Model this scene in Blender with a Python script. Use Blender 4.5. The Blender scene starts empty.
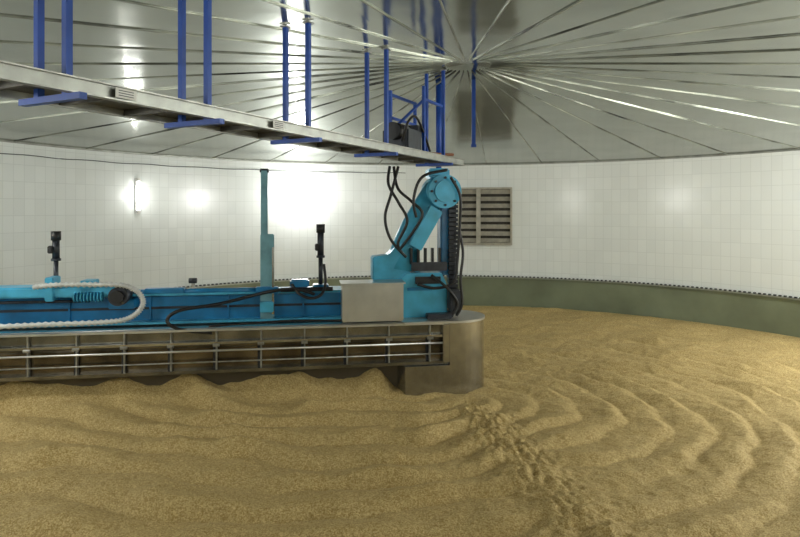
import bpy, bmesh, math, random
from mathutils import Vector, Matrix, noise
random.seed(4)
scene=bpy.context.scene
try: scene.view_settings.view_transform='Standard'
except Exception: pass
CX,CY,R=0.85,7.7,8.1
EDGE_Z,APEX_Z=3.70,4.38

# ---------------------------------------------------------------- materials
def mat(name,col,rough=0.5,metal=0.0,noise_amt=0.0,nscale=6.0,bump=0.0,bscale=30.0,emit=None,estr=0.0,spec=0.5,col2=None,coords='Object'):
    m=bpy.data.materials.new(name); m.use_nodes=True
    nt=m.node_tree; b=nt.nodes['Principled BSDF']
    b.inputs['Base Color'].default_value=(*col,1); b.inputs['Roughness'].default_value=rough
    b.inputs['Metallic'].default_value=metal
    b.inputs['Specular IOR Level'].default_value=spec
    tc=nt.nodes.new('ShaderNodeTexCoord')
    if noise_amt>0:
        n=nt.nodes.new('ShaderNodeTexNoise'); n.inputs['Scale'].default_value=nscale; n.inputs['Detail'].default_value=6
        nt.links.new(tc.outputs[coords],n.inputs['Vector'])
        r=nt.nodes.new('ShaderNodeValToRGB')
        r.color_ramp.elements[0].position=0.3; r.color_ramp.elements[1].position=0.7
        c2=col2 if col2 else tuple(min(1,c*(1+noise_amt)) for c in col)
        c1=tuple(c*(1-noise_amt) for c in col) if not col2 else col
        r.color_ramp.elements[0].color=(*c1,1); r.color_ramp.elements[1].color=(*c2,1)
        nt.links.new(n.outputs['Fac'],r.inputs['Fac']); nt.links.new(r.outputs['Color'],b.inputs['Base Color'])
    if bump>0:
        n2=nt.nodes.new('ShaderNodeTexNoise'); n2.inputs['Scale'].default_value=bscale; n2.inputs['Detail'].default_value=4
        nt.links.new(tc.outputs[coords],n2.inputs['Vector'])
        bp=nt.nodes.new('ShaderNodeBump'); bp.inputs['Strength'].default_value=bump; bp.inputs['Distance'].default_value=0.02
        nt.links.new(n2.outputs['Fac'],bp.inputs['Height']); nt.links.new(bp.outputs['Normal'],b.inputs['Normal'])
    if emit:
        b.inputs['Emission Color'].default_value=(*emit,1); b.inputs['Emission Strength'].default_value=estr
    return m

M_sky=mat('light_blue_paint',(0.065,0.40,0.62),0.32,0.1,0.2,5)
M_beam=mat('beam_blue_paint',(0.012,0.19,0.42),0.3,0,0.3,3,bump=0.1,bscale=8)
M_royal=mat('royal_blue_paint',(0.01,0.07,0.38),0.45,0,0.2,5)
M_mast=mat('mast_grey_blue',(0.17,0.36,0.43),0.4,0.3,0.2,6)
M_steel=mat('stainless_steel',(0.44,0.44,0.43),0.17,0.95,0.12,9,bump=0.05,bscale=6)
M_box=mat('brushed_box_steel',(0.60,0.60,0.57),0.33,0.85,0.10,4)
M_galv=mat('galvanised_steel',(0.36,0.36,0.33),0.4,0.8,0.3,14)
M_deckside=mat('catwalk_channel',(0.34,0.35,0.32),0.42,0.7,0.2,7)
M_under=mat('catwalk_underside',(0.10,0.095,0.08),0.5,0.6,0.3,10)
M_rust=mat('dusty_tray_steel',(0.10,0.085,0.06),0.45,0.6,0,4,col2=None,bump=0.2,bscale=10)
M_rust2=mat('dusty_tray_panel',(0.05,0.043,0.033),0.24,0.9,1.0,2.2,col2=(0.30,0.25,0.18),bump=0.2,bscale=5)
M_fascia=mat('tray_fascia_steel',(0.24,0.235,0.21),0.22,0.9,0.45,3,bump=0.2,bscale=5)
M_black=mat('black_rubber',(0.012,0.012,0.013),0.45,0,0.3,20)
M_dark=mat('dark_motor_paint',(0.03,0.035,0.045),0.4,0.2,0.3,12)
M_white=mat('white_plastic_conduit',(0.62,0.64,0.62),0.4,0,0.15,20)
M_label=mat('label_white',(0.80,0.80,0.77),0.5,0,0.05,20)
M_louv=mat('louvre_metal',(0.46,0.44,0.37),0.35,0.3,0.2,8)
M_louvd=mat('louvre_dark',(0.03,0.027,0.02),0.7,0,0.2,8)
M_green=mat('green_grey_lining',(0.235,0.275,0.19),0.25,0.3,0.2,1.2,bump=0.1,bscale=3)
M_ledge=mat('rack_ledge_steel',(0.34,0.36,0.31),0.4,0.6,0.2,9)
M_lens=mat('added_lamp_lens',(0.9,0.9,0.85),0.4,emit=(1,0.99,0.95),estr=14)  # glowing lens, used only by the added lamps

# ceiling
def ceil_mat():
    m=bpy.data.materials.new('polished_ceiling_sheet'); m.use_nodes=True
    nt=m.node_tree; b=nt.nodes['Principled BSDF']
    b.inputs['Metallic'].default_value=1.0; b.inputs['Roughness'].default_value=0.15
    tc=nt.nodes.new('ShaderNodeTexCoord')
    n=nt.nodes.new('ShaderNodeTexNoise'); n.inputs['Scale'].default_value=1.1; n.inputs['Detail'].default_value=1.5
    nt.links.new(tc.outputs['Object'],n.inputs['Vector'])
    bp=nt.nodes.new('ShaderNodeBump'); bp.inputs['Strength'].default_value=0.25; bp.inputs['Distance'].default_value=0.045
    nt.links.new(n.outputs['Fac'],bp.inputs['Height']); nt.links.new(bp.outputs['Normal'],b.inputs['Normal'])
    n2=nt.nodes.new('ShaderNodeTexNoise'); n2.inputs['Scale'].default_value=1.6; n2.inputs['Detail'].default_value=6
    nt.links.new(tc.outputs['Object'],n2.inputs['Vector'])
    r=nt.nodes.new('ShaderNodeValToRGB'); r.color_ramp.elements[0].position=0.3; r.color_ramp.elements[1].position=0.75
    r.color_ramp.elements[0].color=(0.27,0.29,0.255,1); r.color_ramp.elements[1].color=(0.36,0.385,0.34,1)
    nt.links.new(n2.outputs['Fac'],r.inputs['Fac']); nt.links.new(r.outputs['Color'],b.inputs['Base Color'])
    return m
M_ceil=ceil_mat()
M_seam=mat('ceiling_seam_batten',(0.34,0.35,0.30),0.35,0.9,0.95,1.2,bump=0.6,bscale=3)

def wall_mat():
    m=bpy.data.materials.new('white_wall_tiles'); m.use_nodes=True
    nt=m.node_tree; b=nt.nodes['Principled BSDF']
    b.inputs['Roughness'].default_value=0.17
    uv=nt.nodes.new('ShaderNodeUVMap'); uv.uv_map='UVMap'
    br=nt.nodes.new('ShaderNodeTexBrick'); br.offset=0.0
    br.inputs['Scale'].default_value=1.0; br.inputs['Brick Width'].default_value=0.20; br.inputs['Row Height'].default_value=0.30
    br.inputs['Mortar Size'].default_value=0.005; br.inputs['Mortar Smooth'].default_value=0.4
    br.inputs['Color1'].default_value=(0.83,0.87,0.85,1); br.inputs['Color2'].default_value=(0.79,0.83,0.81,1)
    br.inputs['Mortar'].default_value=(0.69,0.73,0.71,1)
    nt.links.new(uv.outputs['UV'],br.inputs['Vector']); nt.links.new(br.outputs['Color'],b.inputs['Base Color'])
    bp=nt.nodes.new('ShaderNodeBump'); bp.inputs['Strength'].default_value=0.12; bp.inputs['Distance'].default_value=0.003; bp.invert=True
    nt.links.new(br.outputs['Fac'],bp.inputs['Height']); nt.links.new(bp.outputs['Normal'],b.inputs['Normal'])
    return m
M_wall=wall_mat()

def grain_mat():
    m=bpy.data.materials.new('malted_barley_grain'); m.use_nodes=True
    nt=m.node_tree; b=nt.nodes['Principled BSDF']
    b.inputs['Roughness'].default_value=0.75; b.inputs['Specular IOR Level'].default_value=0.2
    tc=nt.nodes.new('ShaderNodeTexCoord')
    v=nt.nodes.new('ShaderNodeTexVoronoi'); v.inputs['Scale'].default_value=110
    nt.links.new(tc.outputs['Object'],v.inputs['Vector'])
    bw=nt.nodes.new('ShaderNodeSeparateColor'); nt.links.new(v.outputs['Color'],bw.inputs['Color'])
    r=nt.nodes.new('ShaderNodeValToRGB')
    r.color_ramp.elements[0].position=0.0; r.color_ramp.elements[0].color=(0.35,0.235,0.075,1)
    r.color_ramp.elements[1].position=1.0; r.color_ramp.elements[1].color=(0.70,0.55,0.27,1)
    nt.links.new(bw.outputs[0],r.inputs['Fac'])
    n=nt.nodes.new('ShaderNodeTexNoise'); n.inputs['Scale'].default_value=22; n.inputs['Detail'].default_value=8
    nt.links.new(tc.outputs['Object'],n.inputs['Vector'])
    r2=nt.nodes.new('ShaderNodeValToRGB'); r2.color_ramp.elements[0].position=0.3; r2.color_ramp.elements[1].position=0.7
    r2.color_ramp.elements[0].color=(0.82,0.80,0.74,1); r2.color_ramp.elements[1].color=(1,1,1,1)
    nt.links.new(n.outputs['Fac'],r2.inputs['Fac'])
    mx=nt.nodes.new('ShaderNodeMix'); mx.data_type='RGBA'; mx.blend_type='MULTIPLY'; mx.inputs[0].default_value=1
    nt.links.new(r.outputs['Color'],mx.inputs[6]); nt.links.new(r2.outputs['Color'],mx.inputs[7])
    nt.links.new(mx.outputs[2],b.inputs['Base Color'])
    n3=nt.nodes.new('ShaderNodeTexNoise'); n3.inputs['Scale'].default_value=60; n3.inputs['Detail'].default_value=6
    nt.links.new(tc.outputs['Object'],n3.inputs['Vector'])
    bp=nt.nodes.new('ShaderNodeBump'); bp.inputs['Strength'].default_value=0.8; bp.inputs['Distance'].default_value=0.013
    nt.links.new(n3.outputs['Fac'],bp.inputs['Height']); nt.links.new(bp.outputs['Normal'],b.inputs['Normal'])
    return m
M_grain=grain_mat()

# ---------------------------------------------------------------- helpers
def link(o,parent=None):
    scene.collection.objects.link(o)
    if parent: o.parent=parent
    return o
def empty(name,loc=(0,0,0),rz=0):
    e=bpy.data.objects.new(name,None); e.location=loc; e.rotation_euler=(0,0,rz); e.empty_display_size=0.2
    return link(e)
def mesh_obj(name,bm,m,parent=None,smooth=False):
    me=bpy.data.meshes.new(name); bm.to_mesh(me); bm.free()
    if smooth:
        for p in me.polygons: p.use_smooth=True
    me.materials.append(m)
    return link(bpy.data.objects.new(name,me),parent)
def add_box(bm,c,s,rot=None):
    M=Matrix.Translation(Vector(c))
    if rot is not None: M=M@rot
    M=M@Matrix.Diagonal((s[0],s[1],s[2],1))
    return bmesh.ops.create_cube(bm,size=1,matrix=M)
def box(name,c,s,m,parent=None,bev=0.0,rot=None):
    bm=bmesh.new(); add_box(bm,c,s,rot)
    if bev>0: bmesh.ops.bevel(bm,geom=bm.edges[:],offset=bev,segments=2,affect='EDGES')
    return mesh_obj(name,bm,m,parent)
def add_cyl(bm,p0,p1,r0,r1=None,seg=20):
    if r1 is None: r1=r0
    p0=Vector(p0);p1=Vector(p1); d=p1-p0
    q=d.to_track_quat('Z','Y').to_matrix().to_4x4()
    bmesh.ops.create_cone(bm,cap_ends=True,segments=seg,radius1=r0,radius2=r1,depth=d.length,matrix=Matrix.Translation((p0+p1)/2)@q)
def cyl(name,p0,p1,r,m,parent=None,r1=None,seg=24):
    bm=bmesh.new(); add_cyl(bm,p0,p1,r,r1,seg)
    o=mesh_obj(name,bm,m,parent)
    for p in o.data.polygons:
        if len(p.vertices)==4: p.use_smooth=True
    return o
def tube(name,pts,r,m,parent=None,seg=10,sub=8,ribs=0.0):
    P=[Vector(p) for p in pts]; path=[]
    for i in range(len(P)-1):
        a=P[max(i-1,0)];b=P[i];c=P[i+1];d=P[min(i+2,len(P)-1)]
        for k in range(sub):
            t=k/sub
            path.append(0.5*((2*b)+(c-a)*t+(2*a-5*b+4*c-d)*t*t+(3*b-a-3*c+d)*t**3))
    path.append(P[-1])
    bm=bmesh.new(); rings=[]
    for i,p in enumerate(path):
        t=(path[min(i+1,len(path)-1)]-path[max(i-1,0)]).normalized()
        up=Vector((0,0,1)) if abs(t.z)<0.9 else Vector((0,1,0))
        if abs(t.y)<0.9: up=Vector((0,1,0))
        x=t.cross(up).normalized(); y=t.cross(x)
        rr=r*(1+(ribs if i%2 else -ribs))
        rings.append([bm.verts.new(p+x*rr*math.cos(a)+y*rr*math.sin(a)) for a in [2*math.pi*j/seg for j in range(seg)]])
    for a,b in zip(rings,rings[1:]):
        for j in range(seg): bm.faces.new((a[j],a[(j+1)%seg],b[(j+1)%seg],b[j]))
    bm.faces.new(rings[0]); bm.faces.new(rings[-1][::-1])
    bmesh.ops.recalc_face_normals(bm,faces=bm.faces[:])
    return mesh_obj(name,bm,m,parent,smooth=True)
def prism(name,prof,y0,y1,m,parent=None,bev=0.0):
    """profile in local XZ extruded along Y"""
    bm=bmesh.new()
    a=[bm.verts.new((x,y0,z)) for x,z in prof]; b=[bm.verts.new((x,y1,z)) for x,z in prof]
    bm.faces.new(a); bm.faces.new(b[::-1]); n=len(prof)
    for i in range(n): bm.faces.new((a[i],b[i],b[(i+1)%n],a[(i+1)%n]))
    bmesh.ops.recalc_face_normals(bm,faces=bm.faces[:])
    if bev>0: bmesh.ops.bevel(bm,geom=bm.edges[:],offset=bev,segments=2,affect='EDGES')
    return mesh_obj(name,bm,m,parent)

# ---------------------------------------------------------------- shell
def ring_wall(name,rad,z0,z1,m,seg=160):
    bm=bmesh.new(); uvl=bm.loops.layers.uv.new('UVMap')
    vs=[]
    for i in range(seg+1):
        a=2*math.pi*i/seg
        vs.append((bm.verts.new((CX+rad*math.cos(a),CY+rad*math.sin(a),z0)),bm.verts.new((CX+rad*math.cos(a),CY+rad*math.sin(a),z1)),a*rad))
    for (a0,a1,u0),(b0,b1,u1) in zip(vs,vs[1:]):
        f=bm.faces.new((a0,a1,b1,b0))
        for l,uvv in zip(f.loops,[(u0,z0),(u0,z1),(u1,z1),(u1,z0)]): l[uvl].uv=uvv
    return mesh_obj(name,bm,m,smooth=True)
ring_wall('wall_round',R,-0.4,EDGE_Z+0.03,M_wall)
lin=ring_wall('trim_green_lining',R-0.03,-0.3,0.74,M_green)
led=empty('trim_rack_ledge',(CX,CY,0))
bm=bmesh.new(); seg=200
prof=[(R-0.01,0.74),(R-0.10,0.74),(R-0.10,0.77),(R-0.01,0.77)]
rg=[]
for i in range(seg):
    a=2*math.pi*i/seg
    rg.append([bm.verts.new((r*math.cos(a),r*math.sin(a),z)) for r,z in prof])
for i in range(seg):
    A=rg[i];B=rg[(i+1)%seg]
    for j in range(4): bm.faces.new((A[j],A[(j+1)%4],B[(j+1)%4],B[j]))
mesh_obj('ledge_plate',bm,M_ledge,led)
bm=bmesh.new()
for i in range(520):
    a=2*math.pi*i/520
    add_box(bm,((R-0.085)*math.cos(a),(R-0.085)*math.sin(a),0.785),(0.04,0.045,0.03),Matrix.Rotation(a,4,'Z'))
mesh_obj('rack_teeth',bm,M_dark,led)
# ceiling: shallow faceted cone, sheets slightly uneven
N=36
sl=(APEX_Z-EDGE_Z)/R
bm=bmesh.new()
rads=[0.0,2.0,4.0,6.0,R+.03]
rings=[]
for r in rads[1:]:
    rings.append([bm.verts.new((CX+r*math.cos(2*math.pi*i/N),CY+r*math.sin(2*math.pi*i/N),APEX_Z-sl*r+(0 if r>R else random.uniform(-.004,.004)))) for i in range(N)])
ap=bm.verts.new((CX,CY,APEX_Z))
for i in range(N):
    j=(i+1)%N
    bm.faces.new((ap,rings[0][j],rings[0][i]))
    for a,b in zip(rings,rings[1:]): bm.faces.new((a[i],a[j],b[j],b[i]))
mesh_obj('ceiling',bm,M_ceil)
cs=empty('trim_ceiling_seams',(CX,CY,0))
bm=bmesh.new()
for i in range(N):
    a=2*math.pi*i/N; r0,r1=0.3,R-0.02
    rm=(r0+r1)/2
    Rm=Matrix.Rotation(a,4,'Z')@Matrix.Rotation(math.atan(sl),4,'Y')
    add_box(bm,(rm*math.cos(a),rm*math.sin(a),APEX_Z-sl*rm-0.006),(r1-r0,0.012,0.012),Rm)
mesh_obj('radial_battens',bm,M_seam,cs)
bm=bmesh.new(); rr=[]
for i in range(seg):
    a=2*math.pi*i/seg
    rr.append([bm.verts.new((r*math.cos(a),r*math.sin(a),z)) for r,z in [(R-.002,EDGE_Z-.03),(R-.03,EDGE_Z-.03),(R-.03,EDGE_Z+0.0),(R-.002,EDGE_Z+0.0)]])
for i in range(seg):
    A=rr[i];B=rr[(i+1)%seg]
    for j in range(4): bm.faces.new((A[j],A[(j+1)%4],B[(j+1)%4],B[j]))
mesh_obj('edge_angle',bm,M_deckside,cs)

# ---------------------------------------------------------------- grain bed
TH=math.atan2(0.85,5.5)
ct,st=math.cos(TH),math.sin(TH)
def sm(t):
    t=max(0,min(1,t)); return t*t*(3-2*t)
def ripple(ph,along,seed,amp,lumpamp):
    k=math.floor(ph); fr=ph-k
    s=(fr/0.70) if fr<0.70 else (1-fr)/0.30
    s=s*(1.5-0.5*s)
    nk=noise.noise(Vector((along*0.9,k*3.7,seed)))
    lump=(1-abs(math.sin(along*2.9+2.3*k+2.0*nk))**1.4)
    return amp*s*(0.75+1.0*nk)+lumpamp*lump*s
def gh(x,y):
    dx,dy=x-CX,y-CY; r=math.hypot(dx,dy); th=math.atan2(dy,dx)
    n1=noise.noise(Vector((x*0.55,y*0.55,0.3))); n2=noise.noise(Vector((x*1.7,y*1.7,5.1))); n3=noise.noise(Vector((x*7,y*7,2.2)))
    n4=noise.noise(Vector((x*20,y*20,7.7)))
    mx,my=x-0.6,y-8.2
    lxm=mx*ct+my*st; lym=-mx*st+my*ct
    lx=CX-0.05+(7.9-y)*0.19; side=x-lx
    phR=(r+0.34*n1+0.15*n2)/0.46
    hR=ripple(phR,th*r,1.0,0.050,0.034)
    if y<CY+0.6 and side<0.3:
        # rows left of the turning trail: wide arcs bowed towards the door side
        v=math.hypot(x+1.2,y-13.5)+0.34*n1+0.16*n2
        hL=ripple(v/0.52+0.3,x,4.0,0.10,0.055)
        wL=sm((0.3-side)/0.6)*sm((CY+0.6-y)/0.6)
        rp=hR*(1-wL)+hL*wL
    else: rp=hR
    h=rp+0.016*n3+0.008*n4+0.05*n1
    if y<CY:
        w=0.22+0.05*(CY-y); g=math.exp(-(side/w)**2)
        h=h*(1-0.7*g)+g*(0.085+0.06*noise.noise(Vector((x*3,y*3,9)))+0.045*noise.noise(Vector((x*12,y*12,1)))+0.03*n4)
    if lxm<0.2:
        q=0 if 0.22<lym<0.95 else min(abs(lym-0.22),abs(lym-0.95))
        e=min(1.0,max(0,(-0.55-lxm)/0.3))
        h+=0.27*math.exp(-(q/0.24)**2)*e*(0.95+0.3*n2)
    f=min(1,max(0,(R-r)/0.4)); 
    return h*f*min(1,r/0.6+0.3)
bm=bmesh.new(); NR,NT=330,880; prev=None
c0=bm.verts.new((CX,CY,0.1))
for i in range(1,NR+1):
    r=(R-0.02)*i/NR; cur=[]
    for j in range(NT):
        a=2*math.pi*j/NT; x=CX+r*math.cos(a); y=CY+r*math.sin(a)
        cur.append(bm.verts.new((x,y,gh(x,y))))
    if prev is None:
        for j in range(NT): bm.faces.new((c0,cur[j],cur[(j+1)%NT]))
    else:
        for j in range(NT): bm.faces.new((prev[j],cur[j],cur[(j+1)%NT],prev[(j+1)%NT]))
    prev=cur
mesh_obj('floor_grain_bed',bm,M_grain,smooth=True)

# ---------------------------------------------------------------- louvre vent on far wall
ang=math.atan2(15.6-CY,2.2-CX)
lv=empty('window_1',(CX+(R-0.04)*math.cos(ang),CY+(R-0.04)*math.sin(ang),0),ang-math.pi/2)
W=1.36; z0,z1=1.62,3.06
box('louvre_backing',(0,-0.01,(z0+z1)/2),(W,0.02,z1-z0),M_louvd,lv)
bm=bmesh.new()
for sx in (-W/2,W/2): add_box(bm,(sx,-0.06,(z0+z1)/2),(0.05,0.12,z1-z0))
add_box(bm,(-0.16,-0.06,(z0+z1)/2),(0.11,0.12,z1-z0))
for zz in (z0,z1): add_box(bm,(0,-0.06,zz),(W+.05,0.12,0.05))
mesh_obj('louvre_frame',bm,M_louv,lv)
bm=bmesh.new(); ns=8
for i in range(ns):
    zz=z0+(z1-z0)*(i+.5)/ns
    add_box(bm,(0,-0.06,zz),(W-.04,0.12,0.012),Matrix.Rotation(math.radians(60),4,'X'))
mesh_obj('louvre_slats',bm,M_louv,lv)

pts=[]
for i in range(60):
    a=math.radians(95+ i*1.8); sag=0.02*math.sin(i*1.3)
    pts.append((CX+(R-.03)*math.cos(a),CY+(R-.03)*math.sin(a),3.47+sag*0.4))
tube('wall_cable',pts,0.008,M_dark,None,seg=6,sub=2)

# ---------------------------------------------------------------- added lamps
LC=(1,0.99,0.96)
def added_wall_lamp(a,z,power,rad=0.16,name='added_wall_lamp',out=0.45):  # made-up wall fixture with a point light set in front of it
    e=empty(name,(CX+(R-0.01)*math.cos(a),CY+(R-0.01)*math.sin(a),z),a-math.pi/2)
    cyl('added_lamp_base',(0,0,0),(0,-0.06,0),rad,M_galv,e)
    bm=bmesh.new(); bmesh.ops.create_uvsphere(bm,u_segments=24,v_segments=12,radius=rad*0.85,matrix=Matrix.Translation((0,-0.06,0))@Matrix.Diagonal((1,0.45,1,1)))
    mesh_obj('added_lamp_lens',bm,M_lens,e,smooth=True)
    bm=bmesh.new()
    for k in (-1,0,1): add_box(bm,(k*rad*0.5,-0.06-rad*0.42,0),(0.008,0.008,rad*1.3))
    mesh_obj('added_lamp_guard',bm,M_galv,e)
    L=bpy.data.lights.new('added_lamp_light','POINT'); L.energy=power; L.shadow_soft_size=0.12; L.color=LC
    lo=bpy.data.objects.new('added_lamp_light',L); lo.location=(0,-out,0); link(lo,e)
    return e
added_wall_lamp(math.atan2(15.0-CY,-2.5-CX),2.98,85,0.15,out=0.5)  # added lamp standing in for a glare reflection on the glossy wall
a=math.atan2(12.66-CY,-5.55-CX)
e=empty('added_tube_lamp',(CX+(R-0.01)*math.cos(a),CY+(R-0.01)*math.sin(a),2.80),a-math.pi/2)  # added tube lamp standing in for a vertical reflection streak on the wall
box('added_tube_base',(0,-0.02,0),(0.10,0.04,0.75),M_label,e,0.005)
bm=bmesh.new(); add_cyl(bm,(0,-0.07,-0.3),(0,-0.07,0.3),0.03,seg=14); mesh_obj('added_tube_glass',bm,M_lens,e)
box('added_tube_cap_top',(0,-0.06,0.33),(0.08,0.08,0.06),M_label,e,0.005); box('added_tube_cap_bottom',(0,-0.06,-0.33),(0.08,0.08,0.06),M_label,e,0.005)
L=bpy.data.lights.new('added_lamp_light','POINT'); L.energy=5; L.shadow_soft_size=0.12; L.color=LC
lo=bpy.data.objects.new('added_lamp_light',L); lo.location=(0,-0.4,0); link(lo,e)
for deg,p,o_ in ((190,120,0.9),(-62,60,0.6),(4,440,1.1),(-28,170,0.9),(-135,90,0.7)):  # out-of-view lamps added to brighten the walls and graze the grain
    added_wall_lamp(math.radians(deg),3.0,p,out=o_)

# ---------------------------------------------------------------- catwalk
d=Vector((0.447,0.894,0)).normalized(); nrm=Vector((-d.y,d.x,0))
A=Vector((-1.9,2.86,0))
cw=empty('suspended_catwalk',(A.x,A.y,0),math.atan2(d.y,d.x))   # local x along walk, y to its left
s0,s1=-2.3,6.2; zb,zt=3.12,3.205; DW=0.46
Lc=s1-s0; mc=(s0+s1)/2
box('channel_near',(mc,0.0,(zb+zt)/2),(Lc,0.03,zt-zb),M_deckside,cw)
box('channel_near_flange_top',(mc,-0.02,zt-.004),(Lc,0.04,0.008),M_galv,cw)
box('channel_near_flange_low',(mc,-0.02,zb+.004),(Lc,0.04,0.008),M_galv,cw)
box('channel_far',(mc,DW,(zb+zt)/2),(Lc,0.03,zt-zb),M_deckside,cw)
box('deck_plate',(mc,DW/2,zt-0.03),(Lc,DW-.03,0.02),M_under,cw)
box('end_plate',(s1,DW/2,(zb+zt)/2),(0.02,DW+.03,zt-zb),M_deckside,cw)
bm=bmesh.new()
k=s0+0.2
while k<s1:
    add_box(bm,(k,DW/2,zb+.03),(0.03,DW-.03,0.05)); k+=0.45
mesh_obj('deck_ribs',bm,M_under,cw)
def ceil_z(lx,ly):
    p=A+d*lx+nrm*ly
    return APEX_Z-sl*math.hypot(p.x-CX,p.y-CY)
bm=bmesh.new(); bm2=bmesh.new(); bm3=bmesh.new()
for s in (-1.2,0.36,1.38,2.56,4.0,5.6):
    for off in (0.04,0.28):
        top=ceil_z(s,off)-0.01
        w_=0.038
        add_box(bm,(s,off,(zb-.02+top)/2),(w_,w_,top-zb+.02))
        add_box(bm3,(s,off,top-0.005),(0.08,0.07,0.012))
    add_box(bm2,(s,0.17,zb-0.02),(0.045,0.52,0.035))
mesh_obj('hanger_posts',bm,M_royal,cw); mesh_obj('cross_bearers',bm2,M_royal,cw); mesh_obj('hanger_feet',bm3,M_galv,cw)
for s in (0.66,2.05):
    box('label',(s,-0.043,(zb+zt)/2),(0.14,0.004,0.055),M_label,cw)
    bm=bmesh.new()
    for q in range(3): add_box(bm,(s,-0.046,(zb+zt)/2+(q-1)*0.014),(0.10,0.002,0.004))
    mesh_obj('label_lines',bm,M_dark,cw)
bm=bmesh.new()
for (s,o,za,zc) in ((5.0,0.05,zt,4.02),(4.75,0.38,zt,3.95),(5.45,0.38,zt,3.9)):
    add_box(bm,(s,o,(za+zc)/2),(0.035,0.035,zc-za))
add_box(bm,(5.1,0.38,3.9),(0.75,0.03,0.03)); add_box(bm,(5.1,0.38,3.62),(0.75,0.03,0.03))
add_box(bm,(5.3,0.05,3.86),(0.65,0.03,0.03))
add_cyl(bm,(4.75,0.38,3.45),(5.0,0.05,3.85),0.018,seg=8)
mesh_obj('end_guard_frame',bm,M_royal,cw)
box('drive_motor_housing',(4.75,0.22,3.33),(0.40,0.34,0.26),M_dark,cw,0.02)
cyl('drive_motor',(4.45,0.2,3.42),(4.75,0.2,3.42),0.1,M_black,cw)
box('drive_terminal_box',(4.95,0.15,3.46),(0.16,0.16,0.14),M_dark,cw,0.01)
tube('motor_cable',[(4.5,0.1,3.3),(4.45,0.0,3.5),(4.7,0.02,3.6),(5.0,0.05,3.45),(5.3,0.1,3.25)],0.015,M_black,cw)
tube('deck_hose',[(4.6,0.35,3.25),(5.0,0.4,3.28),(5.6,0.3,3.26),(6.1,0.1,3.27)],0.02,mat('rust_hose',(0.25,0.09,0.03),0.6,0,0.2,9),cw)
hg=empty('ceiling_hanger',(1.03,8.4,0))
box('hanger_bar',(0,0,3.86),(0.05,0.05,0.96),M_royal,hg)
box('hanger_bracket',(0,0,3.40),(0.07,0.07,0.04),M_royal,hg)

# ---------------------------------------------------------------- turner machine
P=empty('grain_turner_machine',(0.6,8.2,0),TH)
X0=-7.15
def span(name,y,z,sy,sz,m,x0=X0,x1=-0.05,bev=0):
    return box(name,((x0+x1)/2,y,z),(x1-x0,sy,sz),m,P,bev)
TX=0.04
span('tray_top_lip',-0.02,0.965,0.10,0.03,M_box,x1=TX)
span('tray_top_plate',0.22,0.975,0.42,0.02,M_steel,x1=TX)
span('tray_upper_fascia',0.03,0.88,0.02,0.16,M_fascia,x1=TX)
span('tray_mid_rail',-0.03,0.795,0.05,0.03,M_steel,x1=TX)
span('tray_lower_panel',0.05,0.62,0.02,0.34,M_rust2,x1=TX)
span('tray_bottom_rail',0.0,0.43,0.10,0.04,M_fascia,x1=TX)
span('tray_skirt',0.16,0.25,0.02,0.36,M_rust,x1=-0.5)
span('tray_back',0.85,0.60,0.02,0.75,M_rust,x1=-0.5)
bm=bmesh.new(); bmd=bmesh.new()
x=-0.2
while x>X0:
    add_box(bm,(x,-0.005,0.69),(0.018,0.06,0.50))
    add_cyl(bm,(x-0.04,-0.05,0.77),(x+.04,-0.05,0.77),0.022,seg=10)
    add_box(bmd,(x-0.03,0.035,0.62),(0.035,0.012,0.34))
    x-=0.56
mesh_obj('tray_brackets',bm,M_galv,P); mesh_obj('tray_panel_joints',bmd,M_dark,P)
cyl('tray_pipe',(X0,-0.06,0.70),(0.0,-0.06,0.70),0.014,M_box,P,seg=12)
cyl('tray_pipe_low',(X0,-0.03,0.55),(0.0,-0.03,0.55),0.010,M_galv,P,seg=12)
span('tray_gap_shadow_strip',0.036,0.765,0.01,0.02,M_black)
box('tray_end_plate',(0.02,-0.03,0.70),(0.10,0.12,0.52),M_steel,P,0.01)
span('main_beam',0.55,1.19,0.36,0.36,M_beam,x1=-0.5,bev=0.02)
span('beam_top_flange',0.50,1.385,0.46,0.03,M_sky,x1=-0.6)
span('beam_bottom_flange',0.46,1.02,0.46,0.03,M_sky,x1=-0.5)
span('beam_mid_rib',0.36,1.20,0.02,0.03,M_dark,x1=-0.6)
bm=bmesh.new()
x=-1.9
while x>X0:
    add_box(bm,(x,0.36,1.2),(0.02,0.05,0.34)); x-=1.0
mesh_obj('beam_stiffeners',bm,M_beam,P)
box('carriage_box',(-5.1,0.30,1.46),(1.7,0.35,0.13),M_sky,P,0.02)
box('carriage_block',(-5.05,0.22,1.50),(0.10,0.25,0.30),M_sky,P,0.01)
box('carriage_lug',(-4.62,0.25,1.52),(0.16,0.25,0.16),M_sky,P,0.01)
bm=bmesh.new()
for k in range(9): add_cyl(bm,(-4.75+k*.04,0.1,1.40),(-4.735+k*.04,0.1,1.40),0.06,seg=14)
mesh_obj('carriage_coils',bm,M_sky,P)
cyl('carriage_motor',(-4.22,0.05,1.40),(-4.22,0.4,1.40),0.12,M_dark,P)
cyl('carriage_motor_cap',(-4.22,0.0,1.40),(-4.22,0.06,1.40),0.08,M_black,P)
box('carriage_motor_mount',(-4.22,0.3,1.28),(0.32,0.2,0.12),M_beam,P,0.01)
box('rail_shoe',(-3.7,0.3,1.44),(0.5,0.12,0.06),M_beam,P,0.01)
cyl('linear_shaft',(-4.1,0.3,1.42),(-2.4,0.3,1.42),0.035,M_beam,P)
box('sensor_post',(-3.35,0.32,1.50),(0.04,0.04,0.14),M_galv,P)
cyl('sensor_head',(-3.40,0.3,1.56),(-3.30,0.3,1.56),0.035,M_dark,P)
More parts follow.
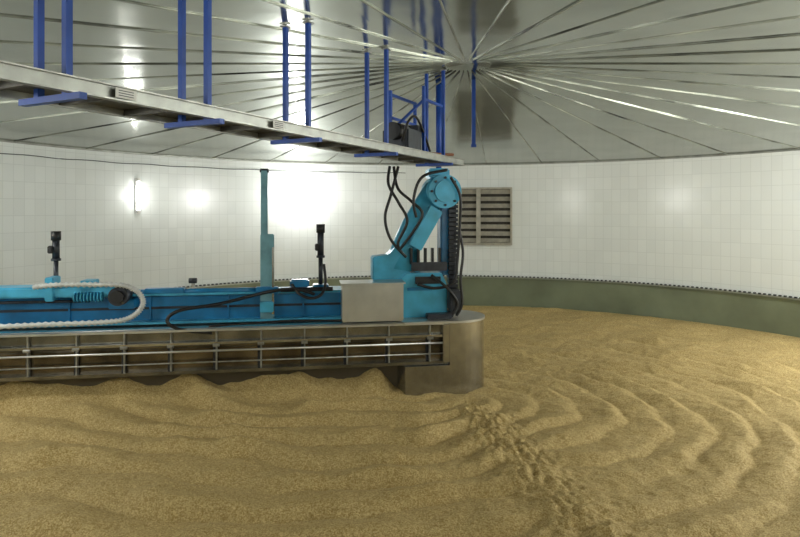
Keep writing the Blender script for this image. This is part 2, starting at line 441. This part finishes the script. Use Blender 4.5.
cyl('pipe_conduit',(X0,0.2,1.335),(-4.6,0.2,1.335),0.02,M_dark,P,seg=12)
tube('white_conduit',[(-5.2,0.02,1.545),(-4.9,0.0,1.57),(-4.5,0.0,1.565),(-4.15,0.0,1.55),(-3.97,0.0,1.47),(-3.90,0.0,1.33),(-3.98,0.0,1.19),(-4.15,0.0,1.11),(-4.5,-0.02,1.09),(-5.0,-0.02,1.085),(-5.5,-0.02,1.075),(-6.2,0,1.06)],0.030,M_white,P,seg=12,sub=12,ribs=0.28)
box('mast_lower',(-2.38,0.30,1.60),(0.18,0.10,1.15),M_mast,P,0.01)
box('mast_upper',(-2.42,0.30,2.58),(0.09,0.08,0.92),M_mast,P,0.008)
box('mast_tip',(-2.42,0.30,3.03),(0.12,0.07,0.06),M_dark,P,0.01)
box('mast_front_rod',(-2.30,0.23,1.55),(0.03,0.03,0.9),M_steel,P)
box('mast_clamp',(-2.38,0.24,1.42),(0.30,0.06,0.10),M_beam,P,0.01)
box('mast_hook',(-2.38,0.22,1.20),(0.18,0.08,0.14),M_sky,P,0.01)
def gear_motor(x,zt_,nm):
    cyl(nm+'_body',(x,0.5,1.42),(x,0.5,1.85),0.030,M_dark,P)
    cyl(nm+'_flange',(x,0.5,1.83),(x,0.5,1.86),0.06,M_dark,P)
    cyl(nm+'_motor',(x,0.5,1.85),(x,0.5,zt_-0.1),0.045,M_dark,P)
    cyl(nm+'_cap',(x,0.5,zt_-.12),(x,0.5,zt_),0.06,M_black,P)
    box(nm+'_foot',(x,0.5,1.43),(0.22,0.22,0.06),M_beam,P,0.01)
    box(nm+'_jbox',(x-.05,0.46,1.98),(0.06,0.07,0.10),M_black,P,0.01)
gear_motor(-1.66,2.30,'gearmotor_a')
gear_motor(-5.12,2.22,'gearmotor_b')
box('latch_block',(-1.95,0.35,1.49),(0.26,0.15,0.12),M_beam,P,0.02)
cyl('latch_pin',(-2.2,0.25,1.42),(-1.5,0.25,1.42),0.03,M_black,P,seg=12)
tube('hose_long',[(-3.05,-0.02,0.92),(-3.45,-0.04,0.98),(-3.60,-0.05,1.10),(-3.45,-0.03,1.22),(-3.0,0.1,1.27),(-2.6,0.2,1.35),(-2.3,0.15,1.42),(-2.0,0.15,1.44),(-1.75,0.2,1.36)],0.022,M_black,P,sub=10)
tube('hose_short',[(-2.05,0.2,1.5),(-1.95,0.12,1.38),(-1.8,0.1,1.32),(-1.66,0.15,1.36),(-1.6,0.25,1.5),(-1.62,0.35,1.75)],0.02,M_black,P)
tube('hose_lower',[(-3.1,0.0,1.0),(-2.6,0.03,1.02),(-2.0,0.03,1.04),(-1.4,0.03,1.02)],0.014,M_black,P)
box('control_box',(-0.98,0.1,1.265),(0.82,0.36,0.50),M_box,P,0.012)
box('control_box_lid',(-0.98,0.08,1.525),(0.86,0.42,0.02),M_box,P)
prof=[]
for i in range(17):
    a=-math.pi/2+math.pi*i/16
    prof.append((0.19+0.46*math.cos(a),0.38+0.46*math.sin(a)))
prof+=[(-0.55,0.84),(-0.62,0.74),(-0.62,0.12),(-0.55,-0.08)]
def loft(bm,prof,z0,z1):
    a=[bm.verts.new((x,y,z0)) for x,y in prof]; b=[bm.verts.new((x,y,z1)) for x,y in prof]; n=len(prof)
    bm.faces.new(a[::-1]); bm.faces.new(b)
    for i in range(n): bm.faces.new((a[i],a[(i+1)%n],b[(i+1)%n],b[i]))
prof=[(x,y-0.02) for x,y in prof]
bm=bmesh.new(); loft(bm,prof,-0.2,0.40)
upr=[(x,y) for x,y in prof[:17]]+[(0.06,0.82),(0.06,-0.10)]
loft(bm,upr,0.40,0.97)
bmesh.ops.recalc_face_normals(bm,faces=bm.faces[:])
mesh_obj('centre_housing',bm,M_steel,P)
box('centre_housing_core',(-0.25,0.42,0.68),(0.8,0.7,0.6),M_steel,P,0.01)
bm=bmesh.new(); loft(bm,[(x*1.03,(y-.36)*1.03+.36) for x,y in prof],0.97,1.0)
bmesh.ops.recalc_face_normals(bm,faces=bm.faces[:]); mesh_obj('centre_housing_top',bm,M_box,P)
prism('drive_body',[(-0.60,1.0),(0.10,1.0),(0.10,1.45),(0.02,1.62),(-0.50,1.62),(-0.60,1.5)],0.22,0.60,M_sky,P,0.015)
prism('drive_shoulder',[(-0.95,1.52),(-0.42,1.52),(-0.42,1.95),(-0.62,2.0),(-0.72,1.88),(-0.95,1.85)],0.25,0.55,M_sky,P,0.015)
box('drive_panel_dark',(-0.18,0.205,1.52),(0.36,0.03,0.10),M_black,P,0.005)
box('drive_panel_ribs',(-0.3,0.20,1.40),(0.35,0.02,0.04),M_beam,P)
bm=bmesh.new()
pth=[((-0.50,1.66),0.27),((-0.46,1.95),0.22),((-0.34,2.25),0.20),((-0.18,2.52),0.20),((0.0,2.78),0.21)]
rings=[]
for i,((x,z),w) in enumerate(pth):
    a=Vector((pth[min(i+1,4)][0][0]-pth[max(i-1,0)][0][0],0,pth[min(i+1,4)][0][1]-pth[max(i-1,0)][0][1])).normalized()
    side=Vector((a.z,0,-a.x))
    rings.append([bm.verts.new(Vector((x,0.42,z))+side*w*0.95*math.cos(t)+Vector((0,1,0))*w*0.8*math.sin(t)) for t in [2*math.pi*k/20 for k in range(20)]])
for a,b in zip(rings,rings[1:]):
    for j in range(20): bm.faces.new((a[j],a[(j+1)%20],b[(j+1)%20],b[j]))
bm.faces.new(rings[0]); bm.faces.new(rings[-1])
bmesh.ops.recalc_face_normals(bm,faces=bm.faces[:])
mesh_obj('arm_casting',bm,M_sky,P,smooth=True)
cyl('elbow_hub',(0.05,0.14,2.76),(0.05,0.72,2.76),0.235,M_sky,P,seg=36)
cyl('elbow_cap',(0.05,0.10,2.76),(0.05,0.14,2.76),0.15,M_sky,P,seg=30)
bm=bmesh.new()
for k in range(8):
    a=k*math.pi/4; add_cyl(bm,(0.05+.19*math.cos(a),0.11,2.76+.19*math.sin(a)),(0.05+.19*math.cos(a),0.15,2.76+.19*math.sin(a)),0.018,seg=8)
mesh_obj('elbow_bolts',bm,M_dark,P)
box('elbow_top_mount',(0.0,0.42,3.02),(0.30,0.3,0.14),M_sky,P,0.02)
cyl('slew_column',(0.02,0.42,3.05),(0.02,0.42,4.30),0.04,M_royal,P)
box('arm_side_plate',(-0.22,0.17,2.25),(0.20,0.04,0.62),M_sky,P,0.01,Matrix.Rotation(math.radians(30),4,'Y'))
box('forearm',(0.10,0.42,2.15),(0.16,0.24,1.15),M_beam,P,0.02)
cyl('cable_chain_column',(0.19,0.28,1.05),(0.19,0.28,2.65),0.055,M_black,P)
bm=bmesh.new()
for k in range(26): add_box(bm,(0.19,0.28,1.06+k*0.062),(0.13,0.13,0.045))
mesh_obj('cable_chain_links',bm,M_dark,P)
HZ=[[(-0.72,0.2,3.1),(-0.75,0.1,2.85),(-0.62,0.05,2.6),(-0.50,0.05,2.35),(-0.62,0.1,2.05),(-0.55,0.15,1.9)],
    [(-0.66,0.22,3.1),(-0.62,0.12,2.8),(-0.45,0.02,2.62),(-0.30,0.0,2.45),(-0.42,0.05,2.2),(-0.60,0.12,1.95)],
    [(-0.60,0.2,3.1),(-0.72,0.1,2.7),(-0.80,0.08,2.4),(-0.72,0.1,2.1),(-0.5,0.15,1.85)],
    [(0.05,0.02,3.05),(-0.30,0.0,2.95),(-0.42,0.0,2.65),(-0.38,0.02,2.4)],
    [(0.1,0.02,2.95),(0.24,0.05,2.7),(0.25,0.1,2.3),(0.22,0.12,1.8),(0.16,0.1,1.5),(-0.1,0.1,1.42),(-0.35,0.1,1.48)],
    [(0.26,0.15,2.2),(0.30,0.12,1.9),(0.26,0.1,1.55),(0.28,0.1,1.2),(0.2,0.1,1.03)],
    [(-0.15,0.12,1.6),(0.0,0.05,1.48),(0.12,0.02,1.35),(0.2,0.05,1.2),(0.12,0.05,1.03)]]
for i,h in enumerate(HZ): tube('arm_hose_%d'%i,h,0.020,M_black,P)
box('dark_joint_box',(0.18,0.15,1.25),(0.16,0.16,0.3),M_dark,P,0.02)
box('dark_joint_base',(-0.05,0.1,1.04),(0.35,0.14,0.07),M_dark,P,0.01)
box('arm_clamp',(-0.18,0.12,1.72),(0.5,0.06,0.12),M_dark,P,0.01)
bm=bmesh.new()
for k in range(5): add_box(bm,(-0.42+k*.1,0.2,1.86),(0.03,0.08,0.22))
mesh_obj('valve_block',bm,M_black,P)

# ---------------------------------------------------------------- world + camera
w=bpy.data.worlds.new('world'); scene.world=w; w.use_nodes=True
w.node_tree.nodes['Background'].inputs['Color'].default_value=(0.02,0.02,0.02,1)
cam=bpy.data.cameras.new('camera'); cam.lens=27; cam.sensor_width=36; cam.shift_y=-58.5/800; cam.clip_start=0.05
co=bpy.data.objects.new('camera',cam); co.location=(0,0,2.5); co.rotation_euler=(math.radians(90),0,0)
link(co); scene.camera=co
